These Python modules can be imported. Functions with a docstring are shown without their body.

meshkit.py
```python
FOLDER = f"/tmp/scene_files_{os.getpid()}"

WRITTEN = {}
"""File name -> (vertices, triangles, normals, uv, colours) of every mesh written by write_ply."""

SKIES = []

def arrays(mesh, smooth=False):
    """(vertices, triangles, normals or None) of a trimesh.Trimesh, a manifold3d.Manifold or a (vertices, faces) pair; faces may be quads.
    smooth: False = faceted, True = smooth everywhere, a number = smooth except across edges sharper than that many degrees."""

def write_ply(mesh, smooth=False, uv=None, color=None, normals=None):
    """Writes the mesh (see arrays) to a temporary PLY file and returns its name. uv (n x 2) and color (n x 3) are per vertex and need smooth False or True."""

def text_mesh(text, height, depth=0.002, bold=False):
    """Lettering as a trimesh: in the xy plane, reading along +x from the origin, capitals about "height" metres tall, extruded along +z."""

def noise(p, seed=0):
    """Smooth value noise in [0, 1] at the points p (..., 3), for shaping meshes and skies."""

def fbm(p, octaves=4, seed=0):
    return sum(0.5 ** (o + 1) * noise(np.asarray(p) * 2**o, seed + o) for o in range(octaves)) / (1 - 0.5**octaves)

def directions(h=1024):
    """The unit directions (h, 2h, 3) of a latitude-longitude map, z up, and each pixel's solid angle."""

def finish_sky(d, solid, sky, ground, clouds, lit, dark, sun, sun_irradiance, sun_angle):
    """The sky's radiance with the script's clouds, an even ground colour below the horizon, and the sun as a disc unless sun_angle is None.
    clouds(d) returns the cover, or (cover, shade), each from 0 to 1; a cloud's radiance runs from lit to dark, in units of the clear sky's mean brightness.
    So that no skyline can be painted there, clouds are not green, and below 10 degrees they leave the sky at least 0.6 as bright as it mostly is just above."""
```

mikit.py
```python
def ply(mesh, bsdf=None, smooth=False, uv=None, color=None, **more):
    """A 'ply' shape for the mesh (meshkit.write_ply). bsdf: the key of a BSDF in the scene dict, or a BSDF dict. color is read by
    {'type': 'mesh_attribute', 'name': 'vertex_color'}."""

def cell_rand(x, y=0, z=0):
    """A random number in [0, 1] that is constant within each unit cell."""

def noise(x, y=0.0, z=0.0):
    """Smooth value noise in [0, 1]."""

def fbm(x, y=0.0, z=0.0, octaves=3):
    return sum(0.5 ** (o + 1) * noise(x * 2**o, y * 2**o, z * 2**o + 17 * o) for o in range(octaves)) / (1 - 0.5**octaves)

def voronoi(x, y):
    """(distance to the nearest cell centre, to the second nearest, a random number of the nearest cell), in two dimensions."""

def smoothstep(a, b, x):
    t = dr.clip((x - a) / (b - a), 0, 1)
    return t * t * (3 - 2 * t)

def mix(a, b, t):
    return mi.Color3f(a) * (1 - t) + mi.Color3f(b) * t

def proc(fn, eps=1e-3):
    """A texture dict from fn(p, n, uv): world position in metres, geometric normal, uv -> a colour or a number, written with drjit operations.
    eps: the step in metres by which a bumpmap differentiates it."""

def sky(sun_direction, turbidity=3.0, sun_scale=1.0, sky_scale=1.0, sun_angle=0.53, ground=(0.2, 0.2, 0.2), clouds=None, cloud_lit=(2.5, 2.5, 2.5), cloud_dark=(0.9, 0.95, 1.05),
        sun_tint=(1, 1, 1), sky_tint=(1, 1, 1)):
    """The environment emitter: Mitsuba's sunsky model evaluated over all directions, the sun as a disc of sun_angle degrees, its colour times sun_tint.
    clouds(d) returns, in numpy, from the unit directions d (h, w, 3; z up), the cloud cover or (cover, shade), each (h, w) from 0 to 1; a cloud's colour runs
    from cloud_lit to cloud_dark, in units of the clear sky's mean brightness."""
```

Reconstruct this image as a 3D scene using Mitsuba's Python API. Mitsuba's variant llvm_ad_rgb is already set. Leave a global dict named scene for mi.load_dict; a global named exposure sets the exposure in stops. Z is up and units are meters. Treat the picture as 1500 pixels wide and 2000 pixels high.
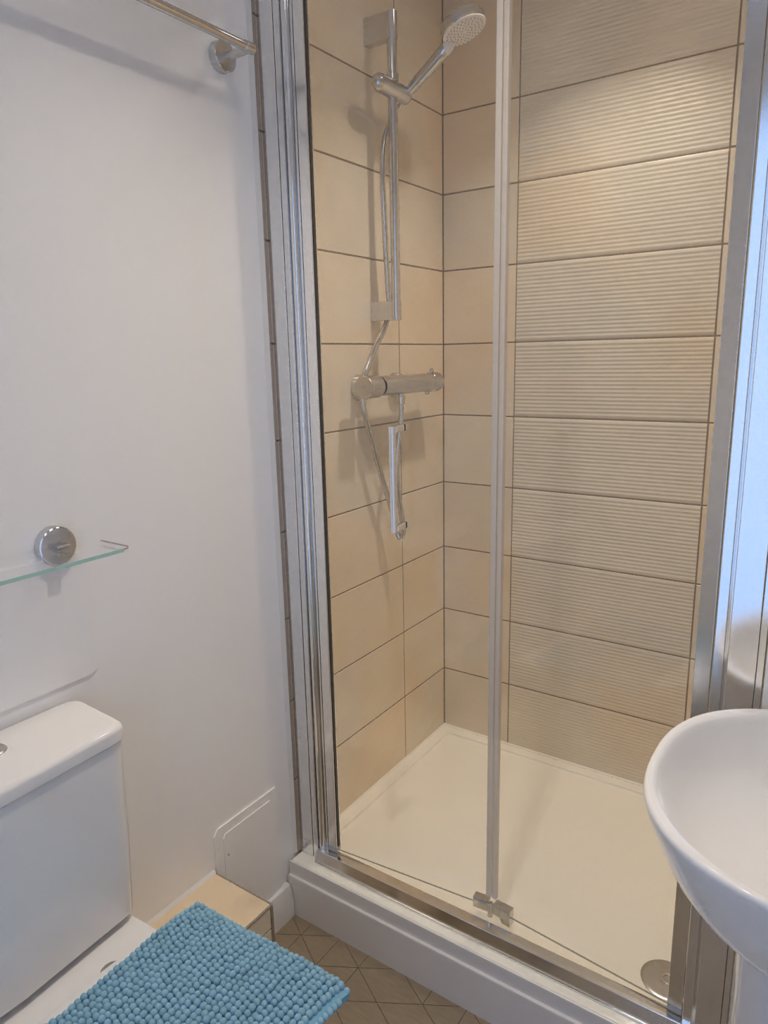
import math, random
import numpy as np, trimesh, manifold3d, drjit as dr
import mitsuba as mi
import mikit
from shapely.geometry import Polygon, box as sbox, Point
from shapely import affinity

T = mi.ScalarTransform4f
scene, labels = {}, {}
rng = np.random.default_rng(7)
TZ = 0.138            # shower tray rim above the floor; all coordinates below are relative to that rim
CEIL, FLOOR = 2.10, -0.138

# ------------------------------------------------------------------ camera
CAM = np.array([1.0219, -1.8086, 1.166 + TZ])
FWD = np.array([-0.5524, 0.8051, -0.2160]); UP = np.array([-0.1044, 0.1902, 0.9762])
scene['camera'] = {'type': 'perspective', 'fov': 57.45, 'fov_axis': 'x', 'near_clip': 0.01, 'far_clip': 50.0,
                   'to_world': T().look_at(origin=CAM.tolist(), target=(CAM + FWD).tolist(), up=UP.tolist())}
# ------------------------------------------------------------------ lights (the lamps themselves are built in downlight() below)
exposure = 0.0
LAMP_SHOWER = (0.50, -0.37, 2.85)     # x, y, beam intensity
LAMP_ROOM = (0.56, -1.07, 2.95)
LAMP_REAR = (0.95, -1.72, 0.62)
LAMP_RGB = np.array([1.0, 0.895, 0.765])
BULB = 33.0                           # radiance of the bulb face per unit of beam intensity
BEAM, CUTOFF = 7.0, 52.0             # degrees
DAY_RGB = [0.28, 0.53, 1.02]          # frosted pane of the door behind the camera
scene['sky'] = {'type': 'constant', 'radiance': {'type': 'rgb', 'value': [0.02, 0.024, 0.03]}}

# ------------------------------------------------------------------ materials
def rgb(*c): return {'type': 'rgb', 'value': list(c)}
def two(b): return {'type': 'twosided', 'bsdf': b}
def pr(color, rough, spec=0.5, **k):
    c = color if isinstance(color, dict) else rgb(*color)
    return two({'type': 'principled', 'base_color': c, 'roughness': rough, 'specular': spec, **k})

def tile_col(base, amp, seed):
    def fn(p, n, uv):
        a = mikit.fbm(p.x * 9 + seed, p.y * 9, p.z * 9, 4)
        b = mikit.fbm(p.x * 3 + seed, p.y * 3 + 5, p.z * 3, 2)
        g = mikit.noise(p.x * 420, p.y * 420, p.z * 420)
        v = 1 + amp * (a - 0.5) + 0.05 * (g - 0.5)
        warm = mikit.smoothstep(0.42, 0.75, b) * 0.10
        col = dr.select(p.x > 0.2224, 1.0, 0.0) + dr.select(p.x > 0.7183, 1.0, 0.0) + dr.select(p.y < -0.2313, 5.0, 0.0) + dr.select(p.x < 0.002, 11.0, 0.0)
        tone = mikit.cell_rand(dr.floor((p.z - TZ - 0.1973) / 0.2) + 7, col, seed)
        v = v * (0.965 + 0.07 * tone); warm = warm + 0.05 * mikit.cell_rand(dr.floor((p.z - TZ - 0.1973) / 0.2) + 29, col, seed)
        return mi.Color3f(base[0] * v * (1 + warm * 0.4), base[1] * v * (1 - warm * 0.25), base[2] * v * (1 - warm))
    return mikit.proc(fn)

M = {}
M['wall_white'] = pr((0.83, 0.815, 0.795), 0.35, 0.35)
M['paint_white'] = pr((0.80, 0.79, 0.78), 0.5, 0.3)
M['trim_white'] = pr((0.70, 0.69, 0.68), 0.3, 0.5)
M['ceramic'] = pr((0.755, 0.73, 0.70), 0.05, 0.5, clearcoat=0.3, clearcoat_gloss=0.95)
M['acrylic'] = pr((0.86, 0.83, 0.735), 0.14, 0.5)
M['tile_smooth'] = pr(tile_col((0.665, 0.590, 0.468), 0.13, 1.0), 0.30, 0.45)
M['tile_ridged'] = pr(tile_col((0.635, 0.578, 0.468), 0.12, 31.0), 0.38, 0.4)
M['grout'] = pr((0.27, 0.215, 0.165), 0.9, 0.1)
M['fitting'] = two({'type': 'roughconductor', 'material': 'none', 'alpha': 0.03, 'specular_reflectance': rgb(0.67, 0.66, 0.65)})
M['chrome'] = two({'type': 'roughconductor', 'material': 'none', 'alpha': 0.025, 'specular_reflectance': rgb(0.86, 0.855, 0.85)})
M['satin'] = two({'type': 'roughconductor', 'material': 'none', 'alpha': 0.12, 'specular_reflectance': rgb(0.62, 0.60, 0.58)})
M['black'] = pr((0.055, 0.047, 0.042), 0.5, 0.4)
M['grey_plastic'] = pr((0.42, 0.43, 0.44), 0.4, 0.4)
M['nozzle_grey'] = pr((0.20, 0.19, 0.18), 0.6, 0.3)
M['white_plastic'] = pr((0.80, 0.78, 0.75), 0.3, 0.5)
M['seal'] = {'type': 'blendbsdf', 'weight': 0.55, 'a': {'type': 'thindielectric', 'int_ior': 1.4}, 'b': two({'type': 'roughplastic', 'diffuse_reflectance': rgb(0.80, 0.735, 0.66), 'alpha': 0.2})}
M['pane'] = {'type': 'thindielectric', 'int_ior': 1.5}
M['glass'] = {'type': 'dielectric', 'int_ior': 1.5, 'ext_ior': 1.0, 'specular_transmittance': rgb(0.955, 0.985, 0.975)}
M['glass_edge'] = pr((0.30, 0.30, 0.26), 0.2, 0.5)
M['green_edge'] = pr((0.36, 0.56, 0.49), 0.12, 0.6)
M['ledge_tile'] = pr(tile_col((0.675, 0.59, 0.465), 0.08, 61.0), 0.35, 0.4)
M['trim_metal'] = two({'type': 'roughconductor', 'material': 'none', 'alpha': 0.18, 'specular_reflectance': rgb(0.55, 0.50, 0.45)})
M['tile_edge'] = pr((0.30, 0.24, 0.20), 0.25, 0.5)

def floor_fn(p, n, uv):
    a = mikit.fbm(p.x * 14, p.y * 14, 3.0, 4)
    st = mikit.noise(p.x * 60 + 3, p.y * 300, 1.0)
    v = 1 + 0.22 * (a - 0.5) + 0.14 * (st - 0.5)
    return mi.Color3f(0.245 * v, 0.195 * v, 0.137 * v)
M['floor_tile'] = pr(mikit.proc(floor_fn), 0.42, 0.4)
M['floor_joint'] = pr((0.155, 0.122, 0.088), 0.8, 0.2)

def mat_fn(p, n, uv):
    a = mikit.cell_rand(p.x * 90, p.y * 90, 0.0)
    b = mikit.noise(p.x * 700, p.y * 700, p.z * 700)
    v = 0.92 + 0.14 * a + 0.18 * (b - 0.5)
    return mi.Color3f(0.240 * v, 0.415 * v, 0.520 * v)
M['chenille'] = pr(mikit.proc(mat_fn), 0.9, 0.1, sheen=0.6)
M['mat_backing'] = pr((0.185, 0.37, 0.50), 0.9, 0.1)
for k, v in M.items(): scene['m_' + k] = v

# ------------------------------------------------------------------ mesh helpers
def mm(x): return trimesh.Trimesh(np.asarray(x.to_mesh().vert_properties)[:, :3], np.asarray(x.to_mesh().tri_verts), process=False) if hasattr(x, 'to_mesh') else x
def hull(P): return mm(manifold3d.Manifold.hull_points(np.asarray(P, float)))
def box(x0, x1, y0, y1, z0, z1): return trimesh.creation.box(bounds=[[x0, y0, z0], [x1, y1, z1]])
def cbox(x0, x1, y0, y1, z0, z1, c=0.0008):
    P = []
    for x, sx in ((x0, 1), (x1, -1)):
        for y, sy in ((y0, 1), (y1, -1)):
            for z, sz in ((z0, 1), (z1, -1)):
                P += [(x, y + sy * c, z + sz * c), (x + sx * c, y, z + sz * c), (x + sx * c, y + sy * c, z)]
    return hull(P)
SPH = trimesh.creation.icosphere(subdivisions=3).vertices
def rbox(x0, x1, y0, y1, z0, z1, r):
    return hull(np.vstack([SPH * r + (x, y, z) for x in (x0 + r, x1 - r) for y in (y0 + r, y1 - r) for z in (z0 + r, z1 - r)]))
def cat(*ms): return trimesh.util.concatenate([mm(m) for m in ms])
def ext(poly, h): return trimesh.creation.extrude_polygon(poly, h, engine='earcut')
def perm(m, order):
    m = m.copy(); m.vertices = m.vertices[:, order]; return m
def ext_z(poly, z0, z1): m = ext(poly, z1 - z0); m.apply_translation((0, 0, z0)); return m
def ext_x(poly_yz, x0, x1): m = perm(ext(poly_yz, x1 - x0), [2, 0, 1]); m.apply_translation((x0, 0, 0)); return m
def ext_y(poly_zx, y0, y1): m = perm(ext(poly_zx, y1 - y0), [1, 2, 0]); m.apply_translation((0, y0, 0)); return m
def rrect(a0, a1, b0, b1, r, n=6): return sbox(a0 + r, b0 + r, a1 - r, b1 - r).buffer(r, quad_segs=n)
def frame_to(o, d):
    d = np.asarray(d, float); d /= np.linalg.norm(d)
    Mx = trimesh.geometry.align_vectors([0, 0, 1], d); Mx[:3, 3] = o; return Mx
def lathe(prof, o=(0, 0, 0), d=(0, 0, 1), n=48):
    m = trimesh.creation.revolve(np.asarray(prof, float), sections=n); m.apply_transform(frame_to(o, d)); return m
def disc(o, d, r, h, c=0.001, n=48):
    return lathe([(0, 0), (r - c, 0), (r, c), (r, h - c), (r - c, h), (0, h)], o, d, n)
def cyl(p, q, r, c=0.0006, n=32):
    p, q = np.asarray(p, float), np.asarray(q, float); return disc(p, q - p, r, np.linalg.norm(q - p), c, n)
def spline(P, n=10):
    P = np.asarray(P, float); Q = np.vstack([2 * P[0] - P[1], P, 2 * P[-1] - P[-2]]); out = []
    for i in range(len(P) - 1):
        a, b, c, d = Q[i:i + 4]
        for t in np.linspace(0, 1, n, endpoint=False):
            out.append(0.5 * (2 * b + (c - a) * t + (2 * a - 5 * b + 4 * c - d) * t * t + (3 * b - a - 3 * c + d) * t ** 3))
    out.append(P[-1]); return np.array(out)
def tube(P, r, sides=16):
    P = np.asarray(P, float); t = np.gradient(P, axis=0); t /= np.linalg.norm(t, axis=1, keepdims=True)
    a = np.cross(t[0], [0.3, 0.5, 0.8]); a /= np.linalg.norm(a); V = []
    ang = np.arange(sides) * 2 * np.pi / sides; R = np.broadcast_to(r, (len(P),))
    for i in range(len(P)):
        a = a - t[i] * np.dot(a, t[i]); a /= np.linalg.norm(a); b = np.cross(t[i], a)
        V.append(P[i] + R[i] * (np.cos(ang)[:, None] * a + np.sin(ang)[:, None] * b))
    V = np.vstack(V + [P[:1], P[-1:]]); F = []
    n = len(P)
    for i in range(n - 1):
        for j in range(sides):
            k = (j + 1) % sides
            F += [(i * sides + j, i * sides + k, (i + 1) * sides + k), (i * sides + j, (i + 1) * sides + k, (i + 1) * sides + j)]
    for j in range(sides):
        k = (j + 1) % sides
        F += [(n * sides, k, j), (n * sides + 1, (n - 1) * sides + j, (n - 1) * sides + k)]
    return trimesh.Trimesh(V, F, process=False)
def loft(rings, cap0=True, cap1=True):
    n = len(rings[0]); V = np.vstack(rings); F = []
    for i in range(len(rings) - 1):
        for j in range(n):
            k = (j + 1) % n
            F += [(i * n + j, i * n + k, (i + 1) * n + k), (i * n + j, (i + 1) * n + k, (i + 1) * n + j)]
    V = list(V)
    if cap0:
        V.append(np.mean(rings[0], 0)); F += [(len(V) - 1, (j + 1) % n, j) for j in range(n)]
    if cap1:
        V.append(np.mean(rings[-1], 0)); b = (len(rings) - 1) * n; F += [(len(V) - 1, b + j, b + (j + 1) % n) for j in range(n)]
    return trimesh.Trimesh(np.array(V), F, process=False)

# ------------------------------------------------------------------ scene bookkeeping
def free(key):
    if key not in scene: return key
    i = 1
    while f'{key}_{i:03d}' in scene: i += 1
    return f'{key}_{i:03d}'
def obj(name, mesh, mat, parent=None, smooth=30, label=None, **more):
    key = free((parent + '__' + name) if parent else name)
    m = mm(mesh).copy(); m.apply_translation((0, 0, TZ))
    scene[key] = mikit.ply(m, 'm_' + mat, smooth=smooth, **more)
    if label: labels.setdefault(key, {})['label'] = label
    return key
def copies(name, mesh, mat, places, parent, smooth=30):
    """alike pieces: one ply, one entry per place (dx, dy, dz)"""
    d = mikit.ply(mm(mesh), 'm_' + mat, smooth=smooth); out = []
    for (x, y, z) in places:
        k = free(parent + '__' + name); scene[k] = {**d, 'to_world': T().translate([x, y, z + TZ])}; out.append(k)
    return out
def tag(key, label, cat_, group=None):
    labels.setdefault(key, {}).update({'label': label, 'category': cat_})
    if group: labels[key]['group'] = group
def struct(key, label=None):
    labels.setdefault(key, {})['kind'] = 'structure'
    if label: labels[key]['label'] = label

# ================================================================== the room shell
W = 0.940                      # inner width of the shower alcove
XR, YR = 1.31, -2.16           # right wall of the room, wall behind the camera
WL = -0.006                    # plane of the white left wall
struct(obj('floor', box(WL, XR, YR, -0.70, FLOOR - 0.08, FLOOR - 0.0022), 'floor_joint', smooth=False), 'taupe vinyl floor with fine triangle pattern')
struct(obj('ceiling', box(-0.11, XR + 0.1, YR - 0.1, 0.1, CEIL, CEIL + 0.08), 'paint_white', smooth=False), 'white ceiling')
struct(obj('wall_left', box(-0.11, WL, YR - 0.1, 0.1, FLOOR - 0.08, CEIL), 'wall_white', smooth=False), 'white left wall, beige tiled inside the shower')
struct(obj('wall_back', box(WL, W + 0.01, 0.0018, 0.1, FLOOR - 0.08, CEIL), 'grout', smooth=False), 'tiled back wall of the shower with ridged beige tiles')
struct(obj('wall_right', box(XR, XR + 0.1, YR - 0.1, 0.1, FLOOR - 0.08, CEIL), 'wall_white', smooth=False), 'white right wall behind the basin')
struct(obj('wall_alcove', box(W + 0.0018, XR, -0.722, 0.0018, FLOOR - 0.08, CEIL), 'wall_white', smooth=False), 'short wall on the right of the shower')
D0, D1 = 0.46, 1.22            # the door behind the camera
rear = cat(box(WL, D0, YR - 0.1, YR, FLOOR - 0.08, CEIL), box(D1, XR, YR - 0.1, YR, FLOOR - 0.08, CEIL), box(D0, D1, YR - 0.1, YR, 1.93, CEIL))
struct(obj('wall_rear', rear, 'wall_white', smooth=False), 'white wall with the door opening')
door = cat(box(D0, D0 + 0.07, YR - 0.06, YR - 0.02, FLOOR, 1.93), box(D1 - 0.07, D1, YR - 0.06, YR - 0.02, FLOOR, 1.93),
           box(D0 + 0.07, D1 - 0.07, YR - 0.06, YR - 0.02, 1.87, 1.93), box(D0 + 0.07, D1 - 0.07, YR - 0.06, YR - 0.02, FLOOR, 0.10))
struct(obj('door_1', door, 'trim_white', smooth=False), 'white door with a tall frosted pane')
pane = trimesh.Trimesh([(D0 + .07, YR - .04, .10), (D1 - .07, YR - .04, .10), (D1 - .07, YR - .04, 1.87), (D0 + .07, YR - .04, 1.87)], [(0, 2, 1), (0, 3, 2)], process=False)
pane.apply_translation((0, 0, 0))
kp = obj('pane', pane, 'white_plastic', 'door_1', smooth=False, label='frosted pane lit by daylight', emitter={'type': 'area', 'radiance': rgb(*DAY_RGB)})

# floor: triangle / rhombus pieces
s3 = 0.082; ed = 0.0945; X0, Y0 = 0.068, -0.795
def vtx(i, j): return np.array([X0 + s3 * i, Y0 + ed * j + (ed / 2 if i % 2 else 0)])
merge_edges = set()
rg = random.Random(4)
tris = []
for i in range(-2, 17):
    for j in range(-8, 3):
        a, b = vtx(i, j), vtx(i, j + 1)
        for s in (1, -1):
            c = np.array([a[0] + s * s3, (a[1] + b[1]) / 2])
            tris.append(((i, j), s, a, b, c))
done = set(); pieces = []
for (ij, s, a, b, c) in tris:
    if s == 1 and (ij == (3, -1) or (ij not in ((1, -1), (2, -1), (1, 0), (0, -1), (0, 0), (2, 0), (4, 0)) and rg.random() < 0.22)):
        done.add(ij)
for (ij, s, a, b, c) in tris:
    if ij in done:
        if s == 1:
            d = np.array([a[0] - s3, (a[1] + b[1]) / 2]); pieces.append(Polygon([a, c, b, d]))
    else: pieces.append(Polygon([a, b, c]))
room = sbox(WL + 0.001, -1.34, XR - 0.001, -0.745)
cnt = 0
for pg in pieces:
    q = pg.buffer(-0.00055, join_style=2).intersection(room)
    if q.is_empty or q.area < 4e-5 or q.geom_type != 'Polygon': continue
    obj('tile', ext_z(q, FLOOR - 0.0022, FLOOR), 'floor_tile', 'floor', smooth=False); cnt += 1
rest = []
for i in range(-2, 17):
    for j in range(-16, -5):
        a, b = vtx(i, j), vtx(i, j + 1)
        for s in (1, -1):
            q = Polygon([a, b, (a[0] + s * s3, (a[1] + b[1]) / 2)]).buffer(-0.00055, join_style=2).intersection(sbox(WL + .001, YR + .001, XR - .001, -1.3411))
            if not q.is_empty and q.area > 2e-5 and q.geom_type == 'Polygon': rest.append(ext_z(q, FLOOR - 0.0022, FLOOR))
k = obj('tile_field', cat(*rest), 'floor_tile', 'floor', smooth=False); labels[k] = {'kind': 'stuff'}

# wall tiles -------------------------------------------------------------
ROWS = [0.0] + [0.1973 + 0.2 * i for i in range(9)] + [CEIL]
G = 0.0019
def rows():
    for a, b in zip(ROWS[:-1], ROWS[1:]): yield a + (G if a > 0 else 0.0006), b - (G if b < CEIL else 0)
YE = -0.7085                   # outer edge of the left tiling
obj('grout_bed', box(WL, -0.0018, YE + 0.001, 0.0018, -0.02, CEIL), 'grout', 'wall_left', smooth=False)
for y0, y1 in ((YE, -0.2313 - G), (-0.2313 + G, -0.0018)):
    for a, b in rows(): obj('tile', cbox(WL + 0.0005, 0, y0, y1, a, b), 'tile_smooth', 'wall_left', smooth=False)
# trim strip that closes the outer tile edge, one piece per tile
for a, b in rows(): obj('edge_trim', cbox(WL + 0.0005, 0.0006, YE - 0.0092, YE - 0.0004, a, b), 'tile_edge', 'wall_left', smooth=False)
obj('sealant', hull([(WL, YE - 0.0210, 0.002), (WL, YE - 0.0096, 0.002), (-0.0012, YE - 0.0096, 0.002), (WL, YE - 0.0210, CEIL), (WL, YE - 0.0096, CEIL), (-0.0012, YE - 0.0096, CEIL)]), 'trim_white', 'wall_left', smooth=False)
def ridged(x0, x1, z0, z1, pitch=0.0099, amp=0.0009, t=0.006):
    n = max(2, round((z1 - z0 - 0.006) / pitch)); zz = np.linspace(z0 + 0.003, z1 - 0.003, n * 10 + 1)
    prof = [(0.0012, z0)] + [(-amp * (0.5 - 0.5 * math.cos(2 * math.pi * n * (z - zz[0]) / (zz[-1] - zz[0]))), z) for z in zz] + [(0.0012, z1), (t, z1), (t, z0)]
    return ext_x(Polygon([(a, b) for a, b in prof]), x0, x1)
rm = {}
for a, b in rows():
    obj('tile', cbox(0.0018, 0.2224 - G, 0, 0.006, a, b), 'tile_smooth', 'wall_back', smooth=False)
    obj('ridged_tile', ridged(0.2224 + G, 0.7183 - G, a, b), 'tile_ridged', 'wall_back', smooth=45, label='ridged tile')
    obj('tile', cbox(0.7183 + G, W - 0.001, 0, 0.006, a, b), 'tile_smooth', 'wall_back', smooth=False)
    for y0, y1 in ((-0.665, -0.2313 - G), (-0.2313 + G, -0.0018)):
        obj('tile', cbox(W, W + 0.006, y0, y1, a, b), 'tile_smooth', 'wall_alcove', smooth=False)
obj('grout_bed', box(W + 0.0018, W + 0.003, -0.665, -0.0005, 0, CEIL), 'grout', 'wall_alcove', smooth=False)

# ================================================================== shower tray and plinth
TY = -0.7450
lip = 0.036
tx0, tx1 = 0.0005, W - 0.0005
tray = manifold3d.Manifold.hull_points(np.vstack([SPH * 0.006 + (x, y, z) for x in (tx0 + .006, tx1 - .006) for y in (TY + .006, -0.0075) for z in (-0.034, -0.006)]))
inner = manifold3d.Manifold.hull_points(np.vstack([SPH * 0.010 * (1, 1, .5) + (x, y, z) for (x, y) in ((tx0 + lip + .01, TY + .07), (tx1 - lip - .01, TY + .07), (tx0 + lip + .01, -lip - .01), (tx1 - lip - .01, -lip - .01)) for z in (-0.003, 0.03)]))
tray = tray - inner
st = 'shower_tray'
labels[st] = {}
tag(st, 'low white rectangular shower tray with a raised rim below the beige tiles', 'shower tray')
obj('basin', tray, 'acrylic', st, smooth=35)
sb = cat(hull([(.0002, -.665, -.0006), (.0045, -.665, -.0004), (.0002, -.665, .0045), (.0002, -.0002, -.0006), (.0045, -.0002, -.0004), (.0002, -.0002, .0045)]),
         hull([(.0002, -.0002, -.0006), (.0002, -.0045, -.0004), (.0002, -.0002, .0045), (W - .0002, -.0002, -.0006), (W - .0002, -.0045, -.0004), (W - .0002, -.0002, .0045)]))
obj('sealant', sb, 'acrylic', st, smooth=False)
obj('drain_cover', lathe([(0, .0024), (.040, .0022), (.045, .0014), (.0468, .0002), (.0468, -.001), (0, -.001)], (0.822, -0.597, -0.0078)), 'satin', st, smooth=40, label='round chrome drain cover')
obj('drain_ring', mm(trimesh.creation.torus(0.0115, 0.0022, 32, 12).apply_translation((0.825, -0.597, -0.0050))), 'chrome', st + '__drain_cover', smooth=True)
pl = ext_x(Polygon([(-0.7565, FLOOR), (-0.7565, -0.0385), (-0.7550, -0.0350), (-0.7515, -0.0340), (-0.7490, -0.0340), (-0.7490, -0.0035), (-0.7480, -0.0012), (-0.7455, -0.0004), (-0.7453, -0.0348), (-0.735, -0.0348), (-0.735, FLOOR)]), 0.0, W - 0.0005)
tag(obj('plinth', pl, 'trim_white', smooth=30), 'long white stepped plinth board along the front of the shower tray', 'plinth')

# ================================================================== shower frame
fr = 'shower_enclosure'
tag(fr, 'polished chrome wall profiles and sill that frame the shower door', 'shower enclosure')
ZB, ZT_ = 0.0012, 1.90
def wall_profile(mir):
    P = [rrect(0.0006, 0.0395, -0.7080, -0.672, 0.0010), rrect(0.0403, 0.0540, -0.7070, -0.676, 0.0010), sbox(0.035, -0.690, 0.078, -0.676),
         Point(0.0632, -0.6985).buffer(0.0082, quad_segs=10).union(sbox(0.0565, -0.698, 0.0695, -0.676)), rrect(0.0722, 0.0785, -0.697, -0.676, 0.001)]
    out = []
    for p in P:
        if mir: p = affinity.scale(p, -1, 1, origin=(W / 2, 0))
        out.append(ext_z(p, ZB, ZT_))
    return cat(*out)
def right_profile():
    P = [rrect(W - 0.0095, W - 0.0006, -0.7215, -0.672, 0.001), rrect(W - 0.0490, W - 0.0102, -0.7215, -0.672, 0.0012), sbox(W - 0.056, -0.692, W - 0.045, -0.676),
         rrect(W - 0.0705, W - 0.0555, -0.708, -0.676, 0.0012)]
    return cat(*[ext_z(p, ZB, ZT_) for p in P])
obj('wall_profile', wall_profile(False), 'chrome', fr, smooth=30)
obj('wall_profile', right_profile(), 'chrome', fr, smooth=30)
rail = Polygon([(-0.7240, 0.0008), (-0.7240, 0.0035), (-0.7235, 0.0042), (-0.7215, 0.0046), (-0.7150, 0.0290), (-0.7140, 0.0300), (-0.7065, 0.0300), (-0.7055, 0.0285), (-0.6880, 0.0272), (-0.6870, 0.0258), (-0.6870, 0.0008)])
obj('bottom_rail', ext_x(rail, 0.0562, W - 0.0565), 'chrome', fr, smooth=20)
obj('top_rail', ext_x(rrect(-0.712, -0.672, 1.862, 1.90, 0.002), 0.0562, W - 0.0565), 'chrome', fr, smooth=20)

# ================================================================== folding door
dn = 'folding_shower_door'
tag(dn, 'clear glass folding shower door, two leaves pushed slightly inwards at the middle hinge', 'shower door')
GZ0, GZ1 = 0.0335, 1.858
F = np.array([0.484, -0.655])
def leaf(p, q):
    p, q = np.array(p), np.array(q); d = (q - p) / np.linalg.norm(q - p); ang = math.degrees(math.atan2(d[1], d[0])); L = np.linalg.norm(q - p)
    return L, (lambda m: mm(m).copy().apply_transform(trimesh.transformations.compose_matrix(angles=(0, 0, math.radians(ang)), translate=(p[0], p[1], 0))))
L1, toL = leaf((0.0805, -0.6900), F)
L2, toR = leaf(F, (0.8675, -0.6900))
def sheet(a, b): return trimesh.Trimesh([(a, 0, GZ0), (b, 0, GZ0), (b, 0, GZ1), (a, 0, GZ1)], [(0, 1, 2), (0, 2, 3)], process=False)
def edges(a, b): return cat(box(a, b, -0.0018, 0.0018, GZ0 - 0.0008, GZ0), box(a, b, -0.0028, 0.0028, GZ1, GZ1 + 0.0008))
g1 = obj('glass_leaf', toL(sheet(0.0225, L1 - 0.006)), 'pane', dn, smooth=False)
obj('polished_edge', toL(edges(0.0225, L1 - 0.006)), 'glass_edge', g1, smooth=False)
g2 = obj('glass_leaf', toR(sheet(0.006, L2 - 0.0245)), 'pane', dn, smooth=False)
obj('polished_edge', toR(edges(0.006, L2 - 0.0245)), 'glass_edge', g2, smooth=False)
s1 = obj('stile', toL(ext_z(rrect(0.0, 0.0225, -0.009, 0.010, 0.0012), 0.0432, 1.858)), 'chrome', dn, smooth=30)
obj('gasket', toL(ext_z(sbox(0.0227, -0.004, 0.0241, 0.004), 0.0432, 1.858)), 'black', s1, smooth=False)
obj('end_block', toL(ext_z(rrect(0.0002, 0.0225, -0.0085, 0.0095, 0.001), 0.0308, 0.0425)), 'grey_plastic', s1, smooth=30)
s2 = obj('stile', toR(ext_z(rrect(L2 - 0.0245, L2, -0.009, 0.010, 0.0012), 0.0432, 1.858)), 'chrome', dn, smooth=30)
obj('end_block', toR(ext_z(rrect(L2 - 0.0245, L2, -0.0085, 0.0095, 0.001), 0.0308, 0.0425)), 'grey_plastic', s2, smooth=30)
obj('seal_strip', toL(ext_z(rrect(L1 - 0.0125, L1 - 0.0012, -0.006, 0.006, 0.002), 0.062, 1.83)), 'seal', dn, smooth=30)
obj('seal_strip', toR(ext_z(rrect(0.0012, 0.0110, -0.006, 0.006, 0.002), 0.062, 1.83)), 'seal', dn, smooth=30)
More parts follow.
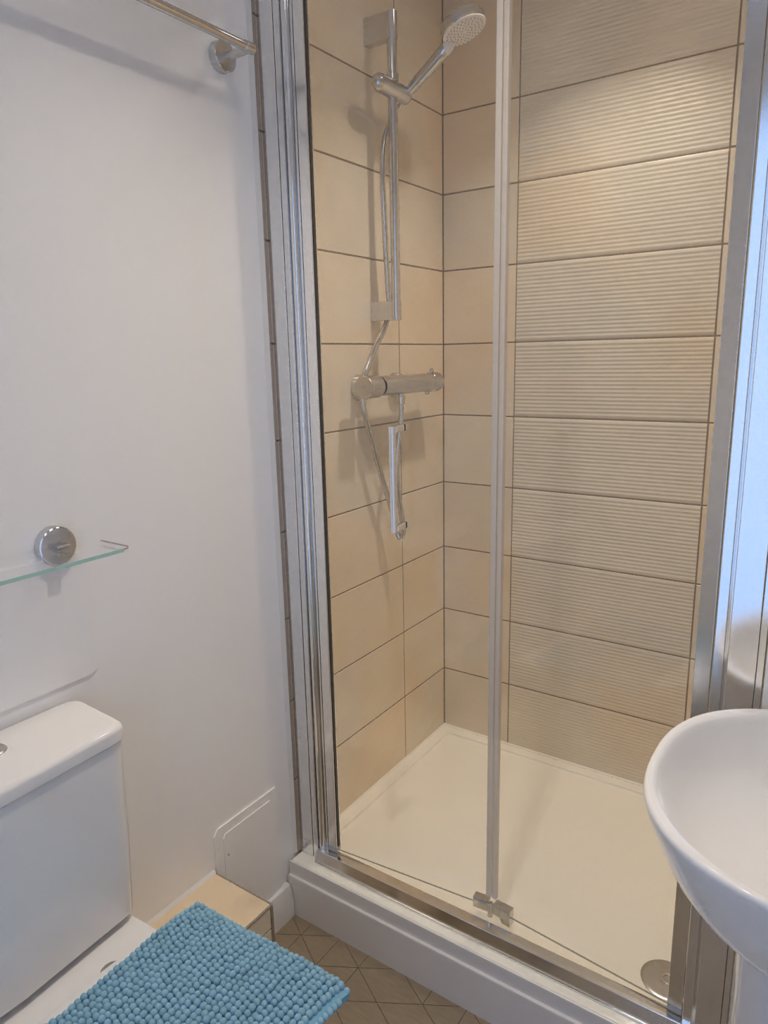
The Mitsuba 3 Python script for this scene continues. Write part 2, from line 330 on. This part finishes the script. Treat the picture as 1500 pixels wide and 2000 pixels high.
def hinge(z, parent_):
    h = obj('hinge', cat(toL(cbox(L1 - 0.040, L1 - 0.0065, -0.0085, 0.0085, z, z + 0.026, .001)), toR(cbox(0.0065, 0.022, -0.0085, 0.0085, z, z + 0.026, .001)), toR(hull([(0.022 + dx, y, zz) for dx, zs in ((0, (z, z + .026)), (.006, (z - .010, z + .026)), (.024, (z - .010, z + .026))) for zz in zs for y in (-.0085, .0085)]))), 'fitting', dn, smooth=20)
    obj('pin', cyl((F[0], F[1] - 0.009, z - 0.006), (F[0], F[1] - 0.009, z + 0.026), 0.0055), 'fitting', h, smooth=30)
hinge(0.026, dn); hinge(1.828, dn)
# D handle
hs = (0.289 - 0.0805) / math.cos(math.atan2(0.0345, L1))
def hbox(a, b, y0, y1, z0, z1, r=0.0015): return toL(cbox(hs + a, hs + b, y0, y1, z0, z1, r))
h = obj('handle', toL(ext_z(rrect(hs - .0068, hs + .0068, -0.0480, -0.0335, 0.0058, 8), 0.8335, 1.0390)), 'chrome', dn, smooth=30, label='upright chrome pull handle')
for z0 in (0.8335, 1.0265): obj('arm', hbox(-.0060, .0060, -0.0338, -0.0010, z0, z0 + .0125, .0015), 'chrome', h, smooth=20)
for z0 in (0.8350, 1.0280): obj('washer', hbox(-.0070, .0070, -0.0010, 0.0012, z0 - .001, z0 + .011, .0004), 'black', h, smooth=20)
for z0 in (0.8350, 1.0280): obj('inside_cap', hbox(-.0060, .0060, 0.0012, 0.0100, z0, z0 + .010, .001), 'chrome', h, smooth=20)

# ================================================================== shower rail, hand shower, hose, mixer
RX, RY = 0.0680, -0.3480
sr = 'shower_rail'
tag(sr, 'vertical chrome riser rail with two square wall brackets on the smooth tiles', 'shower rail')
obj('rod', cyl((RX, RY, 1.262), (RX, RY, 1.905), 0.0108), 'fitting', sr, smooth=30)
for z0, z1 in ((1.853, 1.908), (1.252, 1.296)):
    b = rrect(0.0002, RX + 0.001, RY - 0.0105, RY + 0.0105, 0.001).union(Point(RX, RY).buffer(0.0122, quad_segs=12))
    obj('bracket', ext_z(b, z0, z1), 'fitting', sr, smooth=30, label='square chrome wall bracket')
sl = hull(np.vstack([SPH * 0.0190 * (0.85, 1, 1) + (RX + 0.002, y, 1.7515) for y in (RY - 0.055, RY + 0.046)]))
sl = obj('slider', sl, 'fitting', sr, smooth=30, label='rounded chrome sliding holder')
obj('collar', cyl((RX, RY, 1.770), (RX, RY, 1.785), 0.0135), 'fitting', sl, smooth=30)
HB = np.array([0.0800, -0.2980, 1.7600]); HC = np.array([0.2230, -0.3020, 1.8520])
hd = (HC - HB) / np.linalg.norm(HC - HB)
fn_ = np.array([0.35, 0.05, -0.93]); fn_ /= np.linalg.norm(fn_)
hsname = 'hand_shower'
tag(hsname, 'chrome hand shower with a round pale spray face held at the top of the rail', 'shower head')
HL = np.linalg.norm(HC - HB)
obj('handle', lathe([(0, -.012), (.0095, -.012), (.0105, 0), (.0110, .012), (.0128, .03), (.0142, HL - .068), (.0138, HL - .058), (.010, HL - .046), (0, HL - .045)], HB, hd), 'fitting', hsname, smooth=30)
R = 0.0490
FC = HC + fn_ * 0.004
obj('head', lathe([(0, -.030), (.036, -.028), (.0455, -.023), (.0485, -.016), (.0490, -.002), (.0475, 0), (0, 0)], FC, fn_, 64), 'fitting', hsname, smooth=35)
obj('spray_face', lathe([(0, .0030), (.0440, .0026), (.0478, .0006), (.0485, -.0008), (0, -.0008)], FC + fn_ * .001, fn_, 64), 'white_plastic', hsname, smooth=35, label='pale plastic spray face')
neck = hull(np.vstack([SPH * .010 + (HC - hd * .062 + fn_ * .004), SPH * .013 + (HC - hd * .046 + fn_ * .0)]))
obj('face_tongue', neck, 'white_plastic', hsname, smooth=30)
u_ = np.cross(fn_, [0, 0, 1]); u_ /= np.linalg.norm(u_); v_ = np.cross(fn_, u_)
noz = []
for rr, n in ((.008, 6), (.016, 12), (.024, 16), (.032, 22), (.040, 26)):
    for i in range(n):
        a = 2 * math.pi * (i + (rr * 53 % 1)) / n; c = FC + fn_ * .0040 + rr * (math.cos(a) * u_ + math.sin(a) * v_)
        noz.append(lathe([(0, .0016), (.0008, .0014), (.0012, 0), (0, 0)], c - fn_ * .0002, fn_, 8))
k = obj('nozzles', cat(*noz), 'nozzle_grey', hsname, smooth=30); labels[k] = {'kind': 'stuff'}

VX, VZ = 0.0640, 1.0985
mv = 'shower_mixer'
tag(mv, 'chrome thermostatic bar mixer on the smooth tiled wall', 'shower mixer')
obj('body', cyl((VX, -0.420, VZ), (VX, -0.190, VZ), 0.0235), 'fitting', mv, smooth=30)
kn = obj('flow_knob', lathe([(0, 0), (.0250, 0), (.0262, .0015), (.0262, .052), (.0250, .054), (0, .054)], (VX, -0.4850, VZ), (0, 1, 0)), 'satin', mv, smooth=30)
obj('cap_mark', disc((VX, -0.4858, VZ), (0, 1, 0), 0.0048, 0.0010, .0003), 'grey_plastic', kn, smooth=30)
kt = obj('temperature_knob', lathe([(0, 0), (.0240, 0), (.0252, .0015), (.0252, .036), (.0230, .040), (0, .040)], (VX, -0.1900, VZ), (0, 1, 0)), 'fitting', mv, smooth=30)
obj('stop_button', rbox(VX - .004, VX + .004, -.182, -.168, VZ + .023, VZ + .036, .003), 'fitting', kt, smooth=30)
obj('stop_button', rbox(VX - .004, VX + .004, -.206, -.192, VZ - .031, VZ - .020, .003), 'fitting', mv, smooth=30)
for y in (-0.417, -0.262):
    obj('wall_rose', lathe([(0, .0225), (.026, .022), (.0305, .018), (.0315, .008), (.0315, 0), (0, 0)], (0.0003, y, VZ - 0.004), (1, 0, 0)), 'fitting', mv, smooth=30, label='round chrome wall rose')
obj('outlet', lathe([(0, 0), (.0100, 0), (.0108, .001), (.0108, .020), (.0085, .021), (.0085, .032), (0, .032)], (VX, -0.3270, VZ - 0.0480), (0, 0, 1)), 'fitting', mv, smooth=30)

hp = [(0.064, -0.327, 1.052), (0.064, -0.329, 1.012), (0.064, -0.343, 0.955), (0.064, -0.352, 0.885), (0.064, -0.347, 0.832), (0.062, -0.332, 0.776), (0.058, -0.316, 0.725), (0.052, -0.314, 0.703),
      (0.044, -0.316, 0.703), (0.038, -0.320, 0.728), (0.035, -0.341, 0.795), (0.035, -0.378, 0.874), (0.033, -0.412, 0.968), (0.0305, -0.440, 1.050), (0.0305, -0.436, 1.115), (0.034, -0.392, 1.187), (0.036, -0.356, 1.229),
      (0.0352, -0.329, 1.275), (0.033, -0.329, 1.33), (0.034, -0.336, 1.402), (0.035, -0.343, 1.50), (0.035, -0.346, 1.582), (0.036, -0.338, 1.650), (0.045, -0.318, 1.705), (0.0600, -0.302, 1.735), (0.0775, -0.2985, 1.7555)]
tag(obj('shower_hose', tube(spline(hp, 10), 0.0066), 'fitting', smooth=True), 'flexible chrome shower hose looping below the mixer', 'shower hose')

# ================================================================== towel rail
tr = 'towel_rail'
tag(tr, 'round chrome towel rail on the white wall above the toilet', 'towel rail')
TXR, TZR = 0.0700, 1.6960
obj('rod', cyl((TXR, -1.420, TZR), (TXR, -0.812, TZR), 0.0078), 'fitting', tr, smooth=30)
for y, sgn in ((-0.803, 1), (-1.429, -1)):
    po = obj('post', cat(cyl((0.010, y, TZR), (0.064, y, TZR), 0.0075), cyl((TXR, y - 0.0155 * (1 if sgn > 0 else -0.2), TZR), (TXR, y + 0.0155 * (0.4 if sgn > 0 else 1), TZR), 0.0092)), 'fitting', tr, smooth=30)
    obj('wall_rose', lathe([(0, .017), (.0245, .0165), (.0260, .015), (.0260, 0), (0, 0)], (WL + .0003, y, TZR + .002), (1, 0, 0)), 'fitting', tr, smooth=30)

# ================================================================== glass shelf
gs = 'glass_shelf'
tag(gs, 'narrow clear glass shelf with a green edge on a round chrome wall mount', 'shelf')
sh = Polygon([(0.016, -1.72), (0.109, -1.72), (0.109, -1.168), (0.016, -1.168)]).buffer(-0.012).buffer(0.012, quad_segs=8)
slab = obj('glass_plate', ext_z(sh, 0.8835, 0.8895), 'pane', gs, smooth=False)
rim = obj('ground_edge', ext_z(sh.buffer(0.0004).difference(sh.buffer(0.00005)).intersection(sbox(0.1086, -2, 0.2, -1.182)), 0.8837, 0.8893), 'green_edge', gs, smooth=False, label='sea green cut edge')
obj('end_edge', ext_z(sh.buffer(0.0004).difference(sh.buffer(0.00005)).intersection(sbox(0.030, -1.1818, 0.2, -1.1)), 0.8868, 0.8892), 'glass_edge', gs, smooth=False)
for y in (-1.228, -1.672):
    o = obj('wall_mount', lathe([(0, .018), (.0285, .0175), (.0302, .016), (.0302, 0), (0, 0)], (WL + .0003, y, 0.8905), (1, 0, 0)), 'fitting', gs, smooth=30, label='round chrome wall mount')
    obj('clip', cat(rbox(.0115, .028, y - .011, y + .011, .8900, .8945, .0015), rbox(.0115, .028, y - .011, y + .011, .8775, .8830, .0015)), 'fitting', o, smooth=30)

# ================================================================== white panels and skirting on the left wall
ap = obj('access_panel', ext_x(Polygon([(-0.964, -0.10), (-0.964, 0.199), (-0.953, 0.2115), (-0.778, 0.2115), (-0.778, -0.10)]), WL + .0002, WL + 0.0042), 'wall_white', smooth=30)
tag(ap, 'white access panel low on the left wall beside the shower', 'access panel')
obj('raised_field', ext_x(Polygon([(-0.9420, -0.10), (-0.9420, 0.182), (-0.935, 0.1905), (-0.800, 0.1905), (-0.800, -0.10)]), WL + .0042, WL + 0.0062), 'wall_white', ap, smooth=30)
obj('screw', cyl((WL + .0062, -0.9385 + .006, 0.139), (WL + .0072, -0.9385 + .006, 0.139), 0.0028, .0003), 'grey_plastic', ap, smooth=30)
bp_ = rrect(-1.69, -1.176, 0.6580, 0.8700, 0.020, 8)
tag(obj('wall_panel', ext_x(bp_, WL + .0002, WL + .0040), 'wall_white', smooth=30), 'flat white wall panel with rounded corners under the glass shelf', 'wall panel')
sk = Polygon([(FLOOR, WL + .0002), (FLOOR, 0.016), (-0.094, 0.016), (-0.066, 0.009), (-0.0575, 0.0065), (-0.0545, 0.002), (-0.0545, WL + .0002)])
struct(obj('baseboard_left', ext_y(sk, -0.968, -0.7585), 'trim_white', smooth=20), 'short white skirting board')

# ================================================================== tiled boxing behind the toilet
bx = 'pipe_boxing'
tag(bx, 'low beige tiled pipe boxing along the wall behind the toilet', 'boxing')
BT, BX, BY = 0.120, 0.160, -0.9690
obj('core', box(WL + .0003, BX - .008, YR + .001, BY - .004, FLOOR + .0003, BT - .008), 'paint_white', bx, smooth=False)
obj('sealant', hull([(WL + .0004, YR + .01, BT - .001), (WL + .008, YR + .01, BT - .001), (WL + .0004, YR + .01, BT + .006), (WL + .0004, BY, BT - .001), (WL + .008, BY, BT - .001), (WL + .0004, BY, BT + .006)]), 'trim_white', bx, smooth=False)
yy = [BY - .0025, -1.462, -1.962, YR + .002]
for a, b in zip(yy[:-1], yy[1:]):
    obj('top_tile', cbox(WL + .0009, BX - .0042, b + .0015, a, BT - .008, BT), 'ledge_tile', bx, smooth=False)
    for z0, z1 in ((FLOOR + .0005, 0.0670), (0.0700, BT - .0042)):
        obj('front_tile', cbox(BX - .008, BX - .0004, b + .0015, a - .004, z0, z1), 'tile_smooth', bx, smooth=False)
obj('edge_trim', cat(cbox(BX - .0038, BX + .0008, YR + .002, BY, BT - .0038, BT + .0006), cbox(WL + .001, BX, BY - .0023, BY + .0008, BT - .004, BT + .0006), cbox(BX - .009, BX + .0008, BY - .006, BY + .0008, FLOOR + .0005, BT - .004)), 'trim_metal', bx, smooth=False, label='slim metal edge trim')
obj('end_tile', cbox(WL + .001, BX - .009, BY - .004, BY, FLOOR + .0005, BT - .0042), 'tile_smooth', bx, smooth=False)

# ================================================================== toilet
to = 'toilet'
tag(to, 'white close coupled toilet with a tall cistern against the left wall', 'toilet')
CY = -1.432
def plan(x0, x1, hw0, hw1, r, bow=0.0):
    p = Polygon([(x0, CY - hw0), (x1, CY - hw1), (x1 + bow, CY), (x1, CY + hw1), (x0, CY + hw0)])
    return p.buffer(-r, join_style=1).buffer(r, quad_segs=8)
def ring(p, z, n=96):
    c = p.exterior; L = c.length; P = np.array([c.interpolate(L * i / n).coords[0] for i in range(n)])
    a = np.arctan2(P[:, 1] - CY, P[:, 0] - p.centroid.x); k = int(np.argmin(np.abs(a))); P = np.roll(P, -k, 0)
    if not c.is_ccw: P = P[::-1]
    return np.c_[P, np.full(n, z)]
bodyr = [ring(plan(0.002, 0.128, .192, .189, .020, .010), 0.3000), ring(plan(0.002, 0.132, .1945, .191, .020, .010), 0.304), ring(plan(0.002, 0.140, .198, .194, .020, .010), 0.45), ring(plan(0.002, 0.1440, .201, .1965, .020, .010), 0.600), ring(plan(0.002, 0.1440, .201, .1965, .020, .010), 0.6075), ring(plan(0.004, 0.1380, .195, .190, .020, .010), 0.6076), ring(plan(0.004, 0.1380, .195, .190, .020, .010), 0.6100)]
ci = obj('cistern', loft(bodyr), 'ceramic', to, smooth=30)
P0 = plan(0.0005, 0.1490, .2065, .1985, .024, .010)
lidr = [ring(P0.buffer(-.003), 0.6102), ring(P0.buffer(-.0008), 0.6106), ring(P0, 0.6120), ring(P0, 0.6265), ring(P0.buffer(-.0012), 0.6302), ring(P0.buffer(-.004), 0.6332), ring(P0.buffer(-.008), 0.6347), ring(P0.buffer(-.013), 0.6352)]
ld = obj('lid', loft(lidr), 'ceramic', ci, smooth=50)
obj('flush_button', lathe([(0, .0035), (.017, .003), (.019, .001), (.0195, -.001), (0, -.001)], (0.056, -1.3885, 0.6352)), 'satin', ld, smooth=30, label='round grey flush button')
# pan: rear deck, bowl and foot
def pan_plan(s, x0, z, xs=1.0, n=96):
    pts = []
    for i in range(n):
        a = 2 * math.pi * i / n; ca, sa = math.cos(a), math.sin(a)
        if ca > 0: x = 0.36 + 0.245 * xs * ca; y = 0.182 * s * sa
        else: x = 0.36 + (0.36 - x0) * -(abs(ca) ** 0.35); y = 0.182 * s * math.copysign(abs(sa) ** 0.35 if abs(ca) > 1e-6 else 1, sa)
        pts.append((x, CY + y, z))
    return np.array(pts)
pr_ = [pan_plan(.62, .175, FLOOR + .0003, .42), pan_plan(.60, .175, -.08, .44), pan_plan(.66, .170, .06, .62), pan_plan(.84, .168, .17, .84), pan_plan(.98, .166, .235, .97), pan_plan(1.03, .164, .262, 1.0), pan_plan(1.045, .004, .264, 1.0), pan_plan(1.05, .004, .284, 1.0), pan_plan(1.035, .008, .2890, .98)]
obj('pan', loft(pr_), 'ceramic', to, smooth=40)
def seat_plan(g, z, n=96):
    pts = []
    for i in range(n):
        a = 2 * math.pi * i / n; ca, sa = math.cos(a), math.sin(a)
        if ca > 0: x = 0.40 + (0.215 + g) * ca; y = (0.180 + g) * sa
        else: x = 0.40 - (0.195 + g) * abs(ca) ** 0.4; y = (0.180 + g) * math.copysign(abs(sa) ** 0.4, sa)
        pts.append((x, CY + y, z))
    return np.array(pts)
obj('seat', loft([seat_plan(-.004, .2894), seat_plan(0, .293), seat_plan(0, .304), seat_plan(-.003, .3075)]), 'ceramic', to, smooth=40)
obj('seat_lid', loft([seat_plan(-.004, .3080), seat_plan(0, .311), seat_plan(0, .3185), seat_plan(-.004, .3230), seat_plan(-.014, .3245)]), 'ceramic', to, smooth=40)
for y in (-1.334, -1.530): obj('seat_hinge', disc((0.196, y, 0.2892), (0, 0, 1), 0.0165, 0.0105, .002), 'satin', to, smooth=30, label='round metal seat hinge')

# ================================================================== bath mat
bm = 'bath_mat'
tag(bm, 'blue chenille bath mat lying folded on the closed toilet lid', 'bath mat')
MX0, MX1, MY0, MY1 = 0.236, 0.525, -1.700, -1.196
def sag(x, y):
    z = 0.3420
    z = z + 0.0012 * np.sin(9 * x + 3 * y) + 0.0010 * np.sin(17 * y + 2)
    z = z - 2.6 * np.maximum(0, y - (-1.250)) ** 2 - 2.6 * np.maximum(0, -1.615 - y) ** 2
    z = z - 3.0 * np.maximum(0, x - 0.500) ** 1.6 * np.clip((y + 1.32) / 0.08, 0, 1)
    return z
def wob(x, y): return x + 0.003 * np.sin(21 * y), y + 0.004 * np.sin(14 * x + 1)
nx, ny = 40, 60
gx, gy = np.meshgrid(np.linspace(MX0, MX1, nx), np.linspace(MY0, MY1, ny), indexing='ij')
wx, wy = wob(gx, gy)
def sheetgrid(off): return np.stack([wx, wy, sag(gx, gy) + off], -1).reshape(-1, 3)
top, bot = sheetgrid(-0.0050), sheetgrid(-0.0145)
Fq = []
idx = lambda i, j: i * ny + j
N = nx * ny
for i in range(nx - 1):
    for j in range(ny - 1):
        a, b, c, d = idx(i, j), idx(i + 1, j), idx(i + 1, j + 1), idx(i, j + 1)
        Fq += [(a, b, c), (a, c, d), (N + a, N + c, N + b), (N + a, N + d, N + c)]
loop = [idx(i, 0) for i in range(nx)] + [idx(nx - 1, j) for j in range(1, ny)] + [idx(i, ny - 1) for i in range(nx - 2, -1, -1)] + [idx(0, j) for j in range(ny - 2, 0, -1)]
for a, b in zip(loop, loop[1:] + loop[:1]): Fq += [(a, N + a, N + b), (a, N + b, b)]
obj('backing', trimesh.Trimesh(np.vstack([top, bot]), Fq, process=False), 'mat_backing', bm, smooth=40)
ball = trimesh.creation.icosphere(subdivisions=2)
V, Fm = [], []
nv = 0
rowp, colp = 0.0098, 0.0089
for i, x in enumerate(np.arange(MX0 + .003, MX1 - .002, rowp)):
    y = MY0 + rng.uniform(0, colp)
    while y < MY1 - .002:
        px = x + rng.normal(0, .0006); s = np.array([rng.uniform(.0045, .0052), rng.uniform(.0044, .0054), rng.uniform(.0056, .0066)])
        v = ball.vertices * s; an = rng.uniform(-.5, .5); ca, sa = math.cos(an), math.sin(an)
        v = np.c_[v[:, 0] * ca - v[:, 1] * sa, v[:, 0] * sa + v[:, 1] * ca, v[:, 2]]
        X, Y = wob(px, y)
        V.append(v + (X, Y, sag(px, y) - 0.0025 + rng.normal(0, .0007))); Fm.append(ball.faces + nv); nv += len(v)
        y += colp * rng.uniform(.92, 1.08)
# tufts round the rim of the mat
for (xa, ya, xb, yb) in ((MX0, MY0, MX0, MY1), (MX0, MY1, MX1, MY1), (MX1, MY0, MX1, MY1 - .018)):
    n = int(math.hypot(xb - xa, yb - ya) / .0090)
    for t in (np.arange(n) + .5) / n:
        x, y = xa + t * (xb - xa), ya + t * (yb - ya); X, Y = wob(x, y)
        v = ball.vertices * np.array([.0050, .0050, .0058]) * rng.uniform(.85, 1.08)
        V.append(v + (X, Y, sag(x, y) - 0.0070)); Fm.append(ball.faces + nv); nv += len(v)
k = obj('pile', trimesh.Trimesh(np.vstack(V), np.vstack(Fm), process=False), 'chenille', bm, smooth=True); labels[k] = {'kind': 'stuff'}

# ================================================================== basin on its pedestal
ba = 'washbasin'
tag(ba, 'white oval washbasin on a pedestal beside the chrome shower profile', 'basin')
BCX, BCY, RZ = 1.073, -0.9480, 0.6600
def bp2(s, z, n=128, back=0.2365):
    """outer shell: shrinks with s towards the pedestal while its back stays on the wall"""
    pts = []
    for i in range(n):
        a = 2 * math.pi * i / n; ca, sa = math.cos(a), math.sin(a); e = 2 / 2.45
        y = 0.2170 * s * math.copysign(abs(sa) ** (e if ca > 0 else 0.45), sa)
        x = -0.230 * s * abs(ca) ** e if ca > 0 else back * abs(ca) ** 0.45
        pts.append((BCX + x, BCY - y, z))
    return np.array(pts)
def bin_(s, z, n=128, back=0.10):
    pts = []
    for i in range(n):
        a = 2 * math.pi * i / n; ca, sa = math.cos(a), math.sin(a); e = 2 / 2.3
        y = 0.2170 * s * math.copysign(abs(sa) ** e, sa)
        x = -0.230 * s * abs(ca) ** e if ca > 0 else back * s * abs(ca) ** 0.8
        pts.append((BCX + x, BCY - y, z))
    return np.array(pts)
rings = [bp2(.42, .490), bp2(.53, .498), bp2(.66, .520), bp2(.77, .547), bp2(.86, .578), bp2(.92, .608), bp2(.965, .634), bp2(.988, .648), bp2(.997, .6555), bp2(1.0, RZ), bp2(.997, RZ + .0035), bp2(.988, RZ + .0055), bp2(.974, RZ + .0060, back=.232),
         bin_(.958, RZ + .0050), bin_(.943, RZ + .0010), bin_(.930, RZ - .006), bin_(.905, RZ - .025), bin_(.86, RZ - .052), bin_(.78, RZ - .080), bin_(.64, RZ - .105), bin_(.45, RZ - .122), bin_(.22, RZ - .131), bin_(.10, RZ - .133)]
obj('bowl', loft(rings), 'ceramic', ba, smooth=50)
obj('waste', lathe([(0, .0030), (.018, .0026), (.022, .0005), (.022, -.001), (0, -.001)], (BCX - .01, BCY, RZ - .1325)), 'chrome', ba, smooth=30, label='round chrome waste')
def ped(hx, hw, z, n=64):
    pts = []
    for i in range(n):
        a = 2 * math.pi * i / n; ca, sa = math.cos(a), math.sin(a)
        y = hw * math.copysign(abs(sa) ** .7, sa); x = -hx * abs(ca) ** .8 if ca > 0 else (XR - .001 - BCX) * abs(ca) ** .4
        pts.append((BCX + x, BCY - y, z))
    return np.array(pts)
obj('pedestal', loft([ped(.128, .105, FLOOR + .0003), ped(.124, .102, FLOOR + .04), ped(.114, .090, .10), ped(.112, .088, .40), ped(.118, .094, .52)]), 'ceramic', ba, smooth=40)
tp = 'basin_tap'
tag(tp, 'chrome mixer tap standing at the back of the white washbasin', 'tap')
TXC = BCX + .165
obj('body', lathe([(0, 0), (.024, 0), (.025, .003), (.0235, .006), (.0225, .085), (.020, .092), (0, .092)], (TXC, BCY, RZ + .0062)), 'chrome', tp, smooth=30)
obj('spout', tube(spline([(TXC, BCY, RZ + .055), (TXC - .04, BCY, RZ + .066), (TXC - .09, BCY, RZ + .068), (TXC - .118, BCY, RZ + .058)], 8), np.linspace(.014, .0115, 25)), 'chrome', tp, smooth=30)
obj('lever', rbox(TXC - .085, TXC + .018, BCY - .010, BCY + .010, RZ + .0985, RZ + .108, .004), 'chrome', tp, smooth=30)

# ================================================================== ceiling downlights
def downlight(x, y, power, label):
    t = free('downlight')
    b = obj('downlight', lathe([(.030, -.002), (.033, -.006), (.043, -.005), (.046, 0), (.046, .0), (.030, .0)], (x, y, CEIL - .0003), (0, 0, 1)), 'chrome', smooth=30)
    tag(b, label, 'ceiling light')
    v = disc((x, y, CEIL - .0016), (0, 0, 1), 0.0295, 0.0012, .0002, 32)
    obj('bulb', v, 'white_plastic', b, smooth=False, emitter={'type': 'area', 'radiance': rgb(*(LAMP_RGB * power * BULB))})
    for i in range(4):      # the reflector's beam, spread over the face of the lamp so that shadows get soft edges
        a = math.pi * (0.25 + 0.5 * i); px, py, pz = x + .016 * math.cos(a), y + .016 * math.sin(a), CEIL - .004 + TZ
        scene[free('beam')] = {'type': 'spot', 'intensity': rgb(*(LAMP_RGB * power / 4)), 'cutoff_angle': CUTOFF, 'beam_width': BEAM,
                               'to_world': T().look_at(origin=[px, py, pz], target=[px, py, pz - 1], up=[0, 1, 0])}
downlight(*LAMP_SHOWER, 'round recessed downlight above the shower tray')
downlight(*LAMP_ROOM, 'round recessed downlight above the toilet')
downlight(*LAMP_REAR, 'round recessed downlight near the door')
